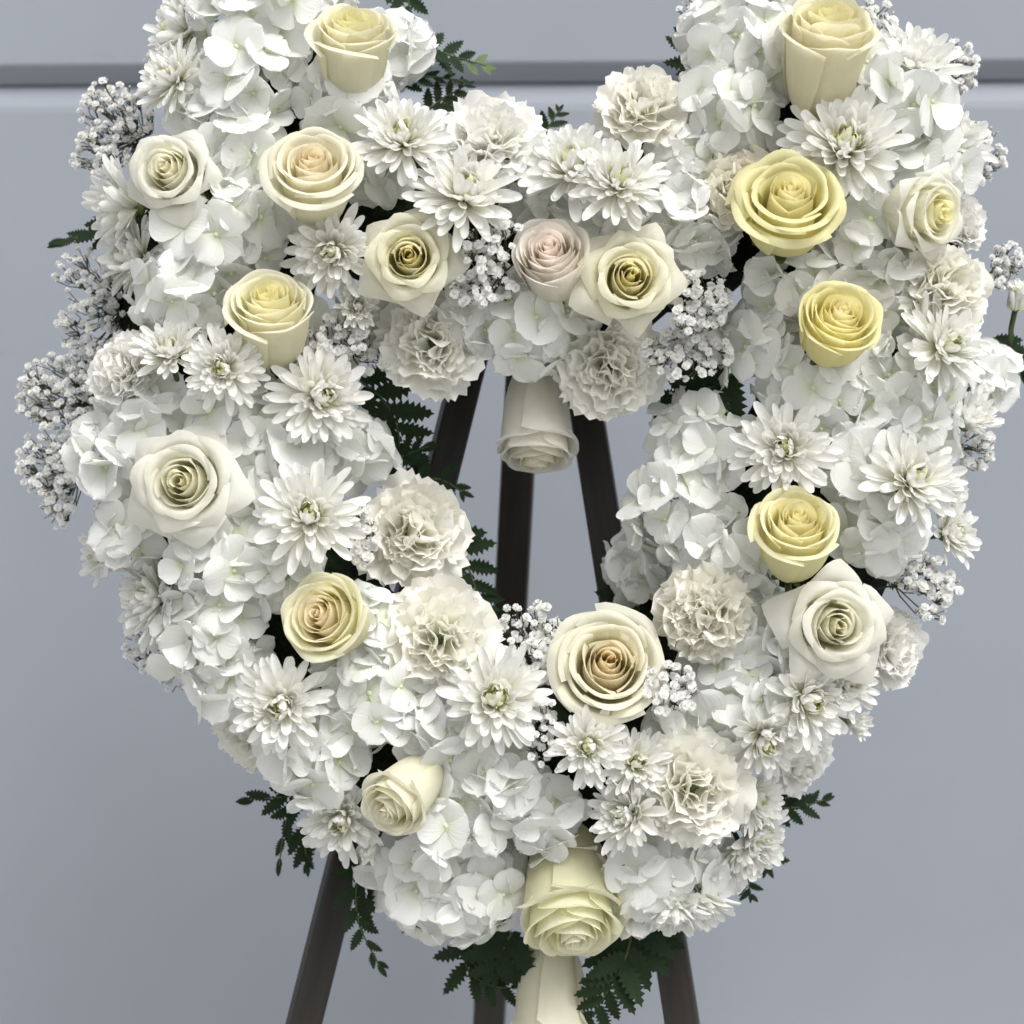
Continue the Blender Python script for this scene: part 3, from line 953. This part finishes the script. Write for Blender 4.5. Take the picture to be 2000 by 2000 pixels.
HYDS = [
    (510, 30, 125, 'hydrangea head at the top of the left lobe, left of the tall pale yellow rose', {}),
    (490, 150, 110, 'hydrangea head below left of the tall pale yellow rose, above the peachy cream rose', {}),
    (682, 200, 95, 'hydrangea head directly under the tall pale yellow rose', {}),
    (775, 100, 62, 'small hydrangea cluster between the tall pale yellow rose and dark fern', dict(tilt=(.9, .4), y=-.03)),
    (480, 290, 90, 'hydrangea head between the ivory upper left rose and the peachy cream rose', {}),
    (440, 450, 115, 'hydrangea head between the peachy cream rose and the yellow half-open rose', {}),
    (365, 575, 100, 'hydrangea head left of the yellow half-open rose', {}),
    (1450, 90, 120, 'hydrangea head left of the tall cream rosebud at the top of the right lobe', {}),
    (1420, 225, 95, 'hydrangea head under the top sprig of baby\'s breath in the right lobe', {}),
    (1730, 195, 105, 'hydrangea head right of the tall cream rosebud', {}),
    (1330, 305, 75, 'hydrangea head right of the chrysanthemum pair, left of the rippled cream carnation', {}),
    (1335, 420, 80, 'hydrangea head above right of the notch\'s right star-shaped rose, left of the dark gap', {}),
    (1690, 460, 105, 'hydrangea head between the large yellow rose and the rose turned right', {}),
    (1570, 560, 105, 'hydrangea head left of the tightly packed deep yellow rose', {}),
    (1735, 560, 90, 'hydrangea head right of the tightly packed deep yellow rose', {}),
    (1480, 665, 80, 'hydrangea head below left of the tightly packed deep yellow rose, beside baby\'s breath', {}),
    (1600, 745, 120, 'hydrangea head directly below the tightly packed deep yellow rose', {}),
    (1745, 765, 115, 'hydrangea head left of the half open chrysanthemum on a thick stem', {}),
    (1365, 865, 95, 'hydrangea head right of the open middle, under the fern clump', {}),
    (1335, 1000, 108, 'hydrangea head left of the yellow cup-shaped rose on the right arm', {}),
    (1262, 1105, 70, 'hydrangea head at the inner edge, in front of the right easel leg', dict(tilt=(-.5, .0), y=-.02)),
    (1680, 890, 90, 'hydrangea head between the dahlia-like chrysanthemum and the right arm chrysanthemum', {}),
    (1710, 1020, 85, 'hydrangea head right of the yellow cup-shaped rose on the right arm', {}),
    (1415, 1100, 85, 'hydrangea head above the rippled cream carnation of the right arm', {}),
    (1490, 1240, 90, 'hydrangea head between the rippled cream carnation and the white star-shaped rose', {}),
    (1440, 1360, 110, 'hydrangea head directly above the big lower right carnation', {}),
    (1905, 748, 62, 'hydrangea head at the right edge beside the half open chrysanthemum', dict(tilt=(1.0, .0), y=-.015)),
    (1040, 625, 105, 'hydrangea head under the blush pink rosebud, above the upside down rose', dict(tilt=(0, -.3))),
    (470, 835, 115, 'hydrangea head above right of the widest white rose', {}),
    (228, 885, 88, 'hydrangea head left of the widest white rose', {}),
    (565, 890, 85, 'hydrangea head between the widest white rose and the chrysanthemum by the upper fern', {}),
    (700, 880, 65, 'small hydrangea cluster at the inner edge beside the upper dark fern', dict(tilt=(.6, .0))),
    (430, 1085, 120, 'hydrangea head directly below the widest white rose', {}),
    (258, 1050, 75, 'hydrangea head below left of the widest white rose', {}),
    (420, 1220, 112, 'hydrangea head left of the small peach hearted rose', {}),
    (550, 1110, 75, 'hydrangea head between the small peach hearted rose and the chrysanthemum above it', {}),
    (450, 1315, 75, 'hydrangea head at the lower left edge above the shaded carnation', {}),
    (740, 1340, 115, 'hydrangea head below the lower carnation of the middle pair', {}),
    (720, 1225, 75, 'hydrangea head between the small peach hearted rose and the lower carnation of the middle pair', {}),
    (620, 1460, 105, 'hydrangea head above left of the smallest cream rosebud', {}),
    (880, 1440, 75, 'hydrangea head below the chrysanthemum at the bottom of the open middle', {}),
    (975, 1520, 90, 'hydrangea head below left of the chrysanthemum under the large peachy cream rose', {}),
    (900, 1590, 100, 'hydrangea head right of the smallest cream rosebud', {}),
    (895, 1700, 140, 'large round hydrangea head hanging low, left of the heart\'s point', dict(tilt=(-.05, -.25), y=-.05, dens=1.35)),
    (1060, 1590, 80, 'hydrangea head directly above the pale yellow rose at the heart\'s point', {}),
    (1268, 1700, 98, 'hydrangea head right of the pale yellow rose at the heart\'s point', dict(tilt=(.2, -.4))),
    (1370, 1685, 65, 'small hydrangea cluster under the big lower right carnation', dict(tilt=(.4, -.5), y=-.03)),
    (760, 1705, 65, 'small shaded hydrangea cluster above the middle hanging fern', dict(tilt=(-.4, -.7), y=-.01)),
    (1640, 130, 70, 'hydrangea head half hidden behind the tall cream rosebud', dict(push=-.02)),
    (1795, 840, 80, 'hydrangea head above the chrysanthemum of the right arm', {}),
    (585, 690, 90, 'hydrangea head tucked under the yellow half-open rose', dict(push=-.01)),
    (470, 960, 85, 'hydrangea head right of the widest white rose', dict(push=-.01)),
    (1200, 440, 60, 'hydrangea head half hidden above the notch\'s right star-shaped rose', dict(push=-.01)),
    (925, 620, 70, 'hydrangea head half hidden between the notch\'s baby\'s breath and a carnation', dict(tilt=(0, -.2))),
    (1320, 1420, 60, 'hydrangea head above left of the big lower right carnation', dict(push=-.01)),
    (1830, 330, 70, 'hydrangea head below the half closed chrysanthemum at the upper right edge', {}),
    (300, 800, 80, 'hydrangea head above the widest white rose', {}),
    (728, 345, 58, 'small hydrangea cluster between the peachy cream rose and the chrysanthemum above the notch\'s baby\'s breath', dict(push=-.01)),
    (716, 628, 55, 'small hydrangea cluster behind a half open chrysanthemum, left of the carnation under the notch', dict(push=-.02)),
    (1352, 478, 52, 'small hydrangea cluster at the left rim of the dark gap under the large yellow rose', dict(push=-.012)),
    (1050, 395, 58, 'small hydrangea cluster with pale stems above the blush pink rosebud', dict(push=-.01)),
    (625, 10, 62, 'hydrangea cluster cut by the top edge, touching the tall pale yellow rose on its left', dict(push=-.01)),
    (405, 215, 62, 'hydrangea cluster above right of the open ivory rose, under a chrysanthemum', dict(push=-.005)),
    (1570, -10, 70, 'hydrangea cluster cut by the top edge, behind the tall cream rosebud', dict(push=-.015)),
    (820, 1400, 70, 'hydrangea head left of the chrysanthemum at the bottom of the open middle', {}),
]
for i, (u, v, rad, lab, kw_) in enumerate(HYDS):
    hydrangea(u, v, rad, lab, seed=i, **kw_)

# ------------------------------------------------------------------ baby's breath
def gyp_mesh(seed, closed=False):
    rr = random.Random(seed)
    vs, fs, uv = [], [], []

    def quad(a, b, c, d):
        k = len(vs)
        vs.extend((a, b, c, d))
        uv.extend(((0.4, 0), (0, 1), (1, 1), (0.6, 0)))
        fs.append((k, k + 1, k + 2, k + 3))
    tiers = [(8, -8, .95), (8, 22, 1.0), (7, 50, .85), (4, 74, .62)] if not closed else [(6, 74, .9), (5, 82, .95)]
    for n, el, L in tiers:
        ph = rr.uniform(0, 6)
        for i in range(n):
            th = ph + i * 6.283 / n + rr.uniform(-.2, .2)
            e = math.radians(el + rr.uniform(-10, 10))
            d = Vector((math.cos(th) * math.cos(e), math.sin(th) * math.cos(e), math.sin(e)))
            sd = Vector((-math.sin(th), math.cos(th), 0))
            w = 0.34 if not closed else 0.34
            l2 = L * rr.uniform(.85, 1.1)
            quad(d * .1 - sd * .08, d * l2 - sd * w, d * l2 + sd * w + Vector((0, 0, rr.uniform(-.12, .12))), d * .1 + sd * .08)
    me = mesh('blossom', vs, fs, M_GYP, uv, False)
    return me


GYP = [gyp_mesh(i) for i in range(5)]
GYPB = [gyp_mesh(20 + i, True) for i in range(2)]


def gyp_calyx():
    b = MB()
    b.ball((0, 0, -0.12), 0.34, 5, 4, 0.9)
    return b.build('calyx', M_SEPAL)


def babys_breath(blobs, base, label, n=50, seed=0, y=None, size=15.5, spread_y=0.5, name='baby_breath_sprig'):
    """blobs: (u, v, ru, rv) clouds of blossoms; base: pixel where the stem leaves the wreath."""
    rr = random.Random(4000 + seed)
    yb = (surf_depth(*base) if y is None else y)
    B = P(base[0], base[1], yb + 0.02)
    t = thing(name, label, "baby's breath", Matrix.Translation(B), "baby's breath in the heart")
    pts = []
    tot = sum(bl[2] * bl[3] for bl in blobs)
    for (u, v, ru, rv) in blobs:
        k = max(3, int(1.85 * n * ru * rv / tot))
        for i in range(k):
            while True:
                a, c = rr.uniform(-1, 1), rr.uniform(-1, 1)
                if a * a + c * c < 1:
                    break
            dz = rr.uniform(-1, 1) * spread_y * min(ru, rv) * PXM
            yy = (surf_depth(u, v) - 0.028 if y is None else y) + dz
            pts.append(P(u + a * ru, v + c * rv, yy) - B)
    # branch nodes: every blossom hangs on the nearest of a few nodes
    k = max(3, len(pts) // 6)
    cen = rr.sample(pts, k)
    for _ in range(3):
        grp = [[] for _ in cen]
        for p in pts:
            grp[min(range(k), key=lambda i: (cen[i] - p).length)].append(p)
        cen = [sum(gq, Vector()) / len(gq) if gq else cen[i] for i, gq in enumerate(grp)]
    nodes = [c * 0.84 + Vector((0, 0.006, -0.004)) for c in cen]
    top = sum(cen, Vector()) / k * 0.35
    mb = MB()
    mb.tube([Vector((0, 0, 0)), top * .5 + Vector((0, .003, 0)), top], 0.0011, 0.0009, 4)
    for i, nd in enumerate(nodes):
        mid = (top + nd) / 2 + Vector((rr.uniform(-1, 1), rr.uniform(-1, 1), rr.uniform(-1, 1))) * 0.004
        mb.tube([top, mid, nd], 0.0008, 0.0006, 4, False)
        for p in grp[i]:
            m2 = (nd + p) / 2 + Vector((rr.uniform(-1, 1), rr.uniform(-1, 1), rr.uniform(-1, 1))) * 0.003
            mb.tube([nd, m2, p], 0.0005, 0.0004, 3, False)
    put('stem', mb.build('stem', M_TWIG), t)
    for i, nd in enumerate(nodes):
        for p in grp[i]:
            d = ((p - nd).normalized() * 0.8 + Vector((rr.uniform(-.5, .5), -0.55 + rr.uniform(-.4, .4), 0.25 + rr.uniform(-.5, .5)))).normalized()
            bud_ = rr.random() < 0.25
            sc = size * 0.90 * PXM / 2 * (rr.uniform(0.55, 0.8) if bud_ else rr.uniform(0.8, 1.25))
            put('blossom', rr.choice(GYPB if bud_ else GYP), t, axis_matrix(p, d, rr.uniform(0, 6.28)) @ Matrix.Scale(sc, 4))
    return t


GYPS = [
    ([(205, 230, 55, 75), (195, 300, 60, 55), (262, 225, 38, 60)], (300, 290), 'dense baby\'s breath spray at the upper left edge, left of the open ivory rose', dict(n=130, y=.0)),
    ([(180, 545, 75, 65), (185, 640, 75, 60)], (270, 600), 'baby\'s breath spray on the left edge between the side-on chrysanthemum and left edge carnation', dict(n=130, y=.0)),
    ([(115, 765, 80, 75), (60, 790, 30, 30), (155, 715, 45, 40)], (215, 810), 'longest baby\'s breath spray, reaching furthest left out of the heart', dict(n=130, y=.005)),
    ([(95, 900, 62, 70), (110, 985, 35, 45)], (185, 930), 'baby\'s breath spray at the left edge, lower of the two reaching furthest left', dict(n=100, y=.005)),
    ([(290, 1265, 48, 48), (338, 1322, 30, 30)], (385, 1290), 'small baby\'s breath spray at the lower left edge under a soft chrysanthemum', dict(n=60, y=-.02)),
    ([(960, 470, 62, 62), (945, 560, 65, 40)], (1000, 540), 'baby\'s breath in the notch between the star-shaped rose and blush pink rosebud', dict(n=85, size=18)),
    ([(665, 655, 65, 42), (725, 700, 30, 35)], (690, 690), 'baby\'s breath below the yellow half-open rose, above the upper dark fern', dict(n=70)),
    ([(1365, 590, 65, 60), (1340, 690, 90, 50)], (1370, 650), 'widest baby\'s breath patch of the heart, at the right end of the notch', dict(n=130, size=18)),
    ([(1362, 160, 30, 70)], (1375, 190), 'baby\'s breath sprig with large blossoms beside the round carnation of the right lobe', dict(n=26, size=24, y=-.06)),
    ([(1350, 18, 28, 28)], (1395, 50), 'tiny baby\'s breath sprig at the top edge, left of the right lobe', dict(n=14, y=-.02)),
    ([(1710, 45, 38, 50)], (1690, 110), 'baby\'s breath sprig right of the tall cream rosebud\'s opening', dict(n=32, size=18, y=-.05)),
    ([(1872, 130, 38, 52)], (1820, 170), 'baby\'s breath sprig at the upper right edge in front of the wall groove', dict(n=40, size=16, y=.0)),
    ([(1920, 300, 45, 60)], (1845, 320), 'airy baby\'s breath sprig with bare twigs right of the half closed chrysanthemum', dict(n=42, size=16, y=.0)),
    ([(1968, 520, 38, 45)], (1915, 540), 'baby\'s breath sprig at the right edge above the closed chrysanthemum bud', dict(n=32, y=.0)),
    ([(1790, 1110, 55, 45), (1845, 1150, 32, 35), (1820, 1200, 30, 20)], (1715, 1150), 'baby\'s breath spray at the right edge beside the white star-shaped rose', dict(n=75, size=19, y=-.045)),
    ([(1030, 1220, 65, 45), (1040, 1290, 62, 60)], (1040, 1310), 'baby\'s breath at the bottom of the open middle, left of the large peachy cream rose', dict(n=100, size=18)),
    ([(1310, 1345, 60, 52)], (1320, 1380), 'baby\'s breath right of the large peachy cream rose', dict(n=55, size=18)),
    ([(1062, 1430, 45, 65)], (1075, 1470), 'shaded baby\'s breath between two chrysanthemums under the large peachy cream rose', dict(n=45, size=15)),
    ([(708, 1045, 28, 65)], (720, 1060), 'slim baby\'s breath sprig left of the upper carnation of the middle pair', dict(n=30, size=17)),
    ([(1895, 762, 40, 25)], (1860, 790), 'small baby\'s breath sprig above the half open chrysanthemum on a thick stem', dict(n=20, size=17, y=-.03)),
    ([(1905, 875, 38, 40)], (1850, 880), 'small baby\'s breath sprig below the half open chrysanthemum on a thick stem', dict(n=34, size=16, y=-.02)),
]
for i, (bl, base, lab, kw_) in enumerate(GYPS):
    babys_breath(bl, base, lab, seed=i, **kw_)

# ------------------------------------------------------------------ ferns
def leaflet_mesh(seed, mat):
    rr = random.Random(seed)
    teeth = 7
    vs, fs, uv = [], [], []
    rows = teeth * 2 + 1
    bend = rr.uniform(-.12, .12)
    for j in range(rows + 1):
        t = j / rows
        w = 0.215 * (math.sin(math.pi * (0.10 + 0.90 * t) ** 0.85) ** 0.8 if t < 1 else 0.0)
        w = max(w, 0.004)
        if j % 2:
            w *= rr.uniform(1.10, 1.3)
            ty = t + 0.025
        else:
            w *= rr.uniform(0.62, 0.75)
            ty = t
        for s in (-1, 0, 1):
            vs.append((s * w + bend * t * t, min(1.02, ty if s else t), 0.10 * abs(s) * w + 0.08 * math.sin(t * 2.5) * (1 if seed % 2 else -1)))
            uv.append(((s + 1) / 2, t))
    for j in range(rows):
        for i in range(2):
            a = j * 3 + i
            fs.append((a, a + 1, a + 4, a + 3))
    return mesh('leaflet', vs, fs, mat, uv, False)


LEAF = [leaflet_mesh(i, M_FERN) for i in range(6)]
LEAF_TIP = [leaflet_mesh(30 + i, M_FERN_TIP) for i in range(2)]


def fern(pts, y, llen, n, label, seed=0, pale_tip=False, facing=(0, -1, 0.25), shape=0.65, ang=58):
    rr = random.Random(5000 + seed)
    ys = y if isinstance(y, (tuple, list)) else (y,) * len(pts)
    W = [P(p[0], p[1], yy) for p, yy in zip(pts, ys)]
    B = W[0].copy()
    W = [w - B for w in W]
    if len(W) == 2:
        W.insert(1, (W[0] + W[1]) / 2 + Vector((0, -.004, .004)))
    # resample quadratic through the points
    path = []
    for k in range(25):
        t = k / 24 * (len(W) - 1)
        i = min(int(t), len(W) - 2)
        p0, p1, p2, p3 = W[max(i - 1, 0)], W[i], W[i + 1], W[min(i + 2, len(W) - 1)]
        f = t - i
        path.append(0.5 * ((2 * p1) + (-p0 + p2) * f + (2 * p0 - 5 * p1 + 4 * p2 - p3) * f * f + (-p0 + 3 * p1 - 3 * p2 + p3) * f ** 3))
    t_ = thing('fern_frond', label, 'fern', Matrix.Translation(B), 'fern fronds around the heart')
    mb = MB()
    mb.tube(path, 0.0012, 0.0005, 5)
    put('stalk', mb.build('stalk', M_STEM), t_)
    fc = Vector(facing).normalized()
    for i in range(n):
        q = (i + 0.6) / n
        k = q * 23.5
        a = int(k)
        pos = path[a].lerp(path[a + 1], k - a)
        tg = (path[min(a + 1, 24)] - path[max(a - 1, 0)]).normalized()
        nrm = (fc - tg * fc.dot(tg)).normalized()
        sd = tg.cross(nrm) * (1 if i % 2 else -1)
        L = llen * 1.3 * PXM * (1 - q ** 1.8 * shape) * rr.uniform(.85, 1.1)
        an = math.radians(ang - 22 * q + rr.uniform(-7, 7))
        d = (tg * math.cos(an) + sd * math.sin(an) + nrm * rr.uniform(-.25, .2)).normalized()
        z = (nrm - d * nrm.dot(d)).normalized()
        x = d.cross(z)
        m = Matrix((x, d, z)).transposed().to_4x4() @ Matrix.Rotation(rr.uniform(-.35, .35), 4, 'Y') @ Matrix.Diagonal((L * 1.05, L, L, 1))
        m.translation = pos
        put('leaflet', rr.choice(LEAF_TIP if (pale_tip and q > .72) else LEAF), t_, m)
    d = (path[24] - path[22]).normalized()
    nrm = (fc - d * fc.dot(d)).normalized()
    m = Matrix((d.cross(nrm), d, nrm)).transposed().to_4x4() @ Matrix.Scale(llen * PXM * .55, 4)
    m.translation = path[24] - d * 0.002
    put('leaflet', rr.choice(LEAF_TIP if pale_tip else LEAF), t_, m)
    return t_


FERNS = [
    ([(770, -60), (795, -5), (812, 75)], .005, 48, 9, 'dark fern frond cut by the top edge, right of the tall pale yellow rose', dict(ang=50)),
    ([(770, 120), (830, 95), (890, 112), (948, 128)], (-.01, .0, .005, .01), 52, 12, 'fern frond with a pale tip pointing right across the wall groove', dict(pale_tip=True)),
    ([(770, 165), (830, 150), (905, 158)], .005, 34, 9, 'short flat fern frond just below the pale tipped frond', dict(ang=40)),
    ([(835, 215), (870, 190), (912, 165)], .01, 40, 8, 'fern tip poking up behind the left side of the large carnation above the notch', {}),
    ([(1065, 260), (1080, 235), (1092, 215)], .01, 36, 5, 'single fern tip behind the right side of the large carnation above the notch', {}),
    ([(1385, 140), (1350, 110), (1335, 70)], .0, 55, 7, 'fern tip at the inner top edge of the right lobe', dict(ang=50)),
    ([(280, 425), (210, 445), (118, 473)], .0, 62, 8, 'single dark fern tip reaching left under the side-on chrysanthemum', dict(ang=34)),
    ([(700, 740), (755, 790), (780, 860), (760, 930)], (-.03, -.02, -.01, 0), 78, 12, 'upper dark fern at the left side of the open middle', {}),
    ([(760, 905), (800, 885), (838, 872)], -.01, 44, 8, 'fern tip pointing right in front of the left easel leg', dict(ang=40)),
    ([(790, 960), (850, 935), (905, 962)], .0, 52, 8, 'fern frond crossing the left easel leg above a carnation', {}),
    ([(860, 1040), (905, 1090), (930, 1150), (955, 1190)], .0, 62, 11, 'lower dark fern beside the pair of carnations at the open middle', {}),
    ([(1430, 730), (1370, 770), (1300, 790)], (-.05, -.04, -.03), 75, 13, 'dark fern clump under the widest baby\'s breath patch, right side', {}),
    ([(1330, 740), (1345, 780), (1320, 815)], (-.03, -.02, -.01), 60, 8, 'small dark fern hanging into the open middle from the upper right', {}),
    ([(1250, 1190), (1220, 1170), (1205, 1145)], .0, 55, 7, 'dark fern tip behind the large peachy cream rose, at the right easel leg', {}),
    ([(1500, 1570), (1550, 1578), (1612, 1562)], .0, 46, 9, 'fern tip pointing right at the lower right edge of the heart', dict(ang=46)),
    ([(1480, 1640), (1500, 1680), (1495, 1700)], .0, 40, 6, 'short fern tip between two downward chrysanthemums at the lower right', {}),
    ([(1450, 1690), (1462, 1725), (1466, 1750)], .0, 36, 5, 'lowest fern tip at the lower right, under the hanging chrysanthemum', {}),
    ([(610, 1545), (560, 1555), (485, 1562)], .0, 56, 5, 'dark fern frond pointing left at the lower left edge of the heart', dict(ang=30)),
    ([(590, 1560), (560, 1600), (545, 1690)], .005, 50, 5, 'dark fern frond pointing down beside the one pointing left at the lower left', dict(ang=28)),
    ([(600, 1600), (595, 1640), (600, 1690)], .01, 52, 6, 'small fern leaf hanging left of the lower left easel leg', dict(ang=34)),
    ([(735, 1685), (700, 1720), (700, 1800), (742, 1888)], (.0, -.01, -.02, -.02), 54, 13, 'long fern frond hanging in front of the lower left easel leg', dict(ang=52)),
    ([(800, 1730), (820, 1770), (850, 1815)], .0, 58, 9, 'middle fern hanging left of the large round hydrangea head', {}),
    ([(920, 1830), (912, 1890), (960, 1925), (1020, 1930)], .01, 58, 12, 'fern frond curving over the back easel leg at the bottom', {}),
    ([(1000, 1820), (985, 1850), (960, 1900)], .0, 80, 12, 'dark fern mass directly under the large round hydrangea head', {}),
    ([(1235, 1800), (1225, 1860), (1190, 1930), (1150, 1995)], (-.02, -.03, -.03, -.02), 84, 15, 'large bright fern frond hanging right of the lowest rose', {}),
    ([(1255, 1790), (1262, 1830), (1250, 1880)], .0, 72, 8, 'dark fern frond behind the large bright one, by the right easel leg', {}),
    ([(1940, 660), (1975, 690), (2005, 735)], .005, 42, 9, 'fern tip at the right edge under the closed chrysanthemum bud', dict(ang=40)),
]
for i, (pts, y, ll, n, lab, kw_) in enumerate(FERNS):
    fern(pts, y, ll, n, lab, seed=i, **kw_)
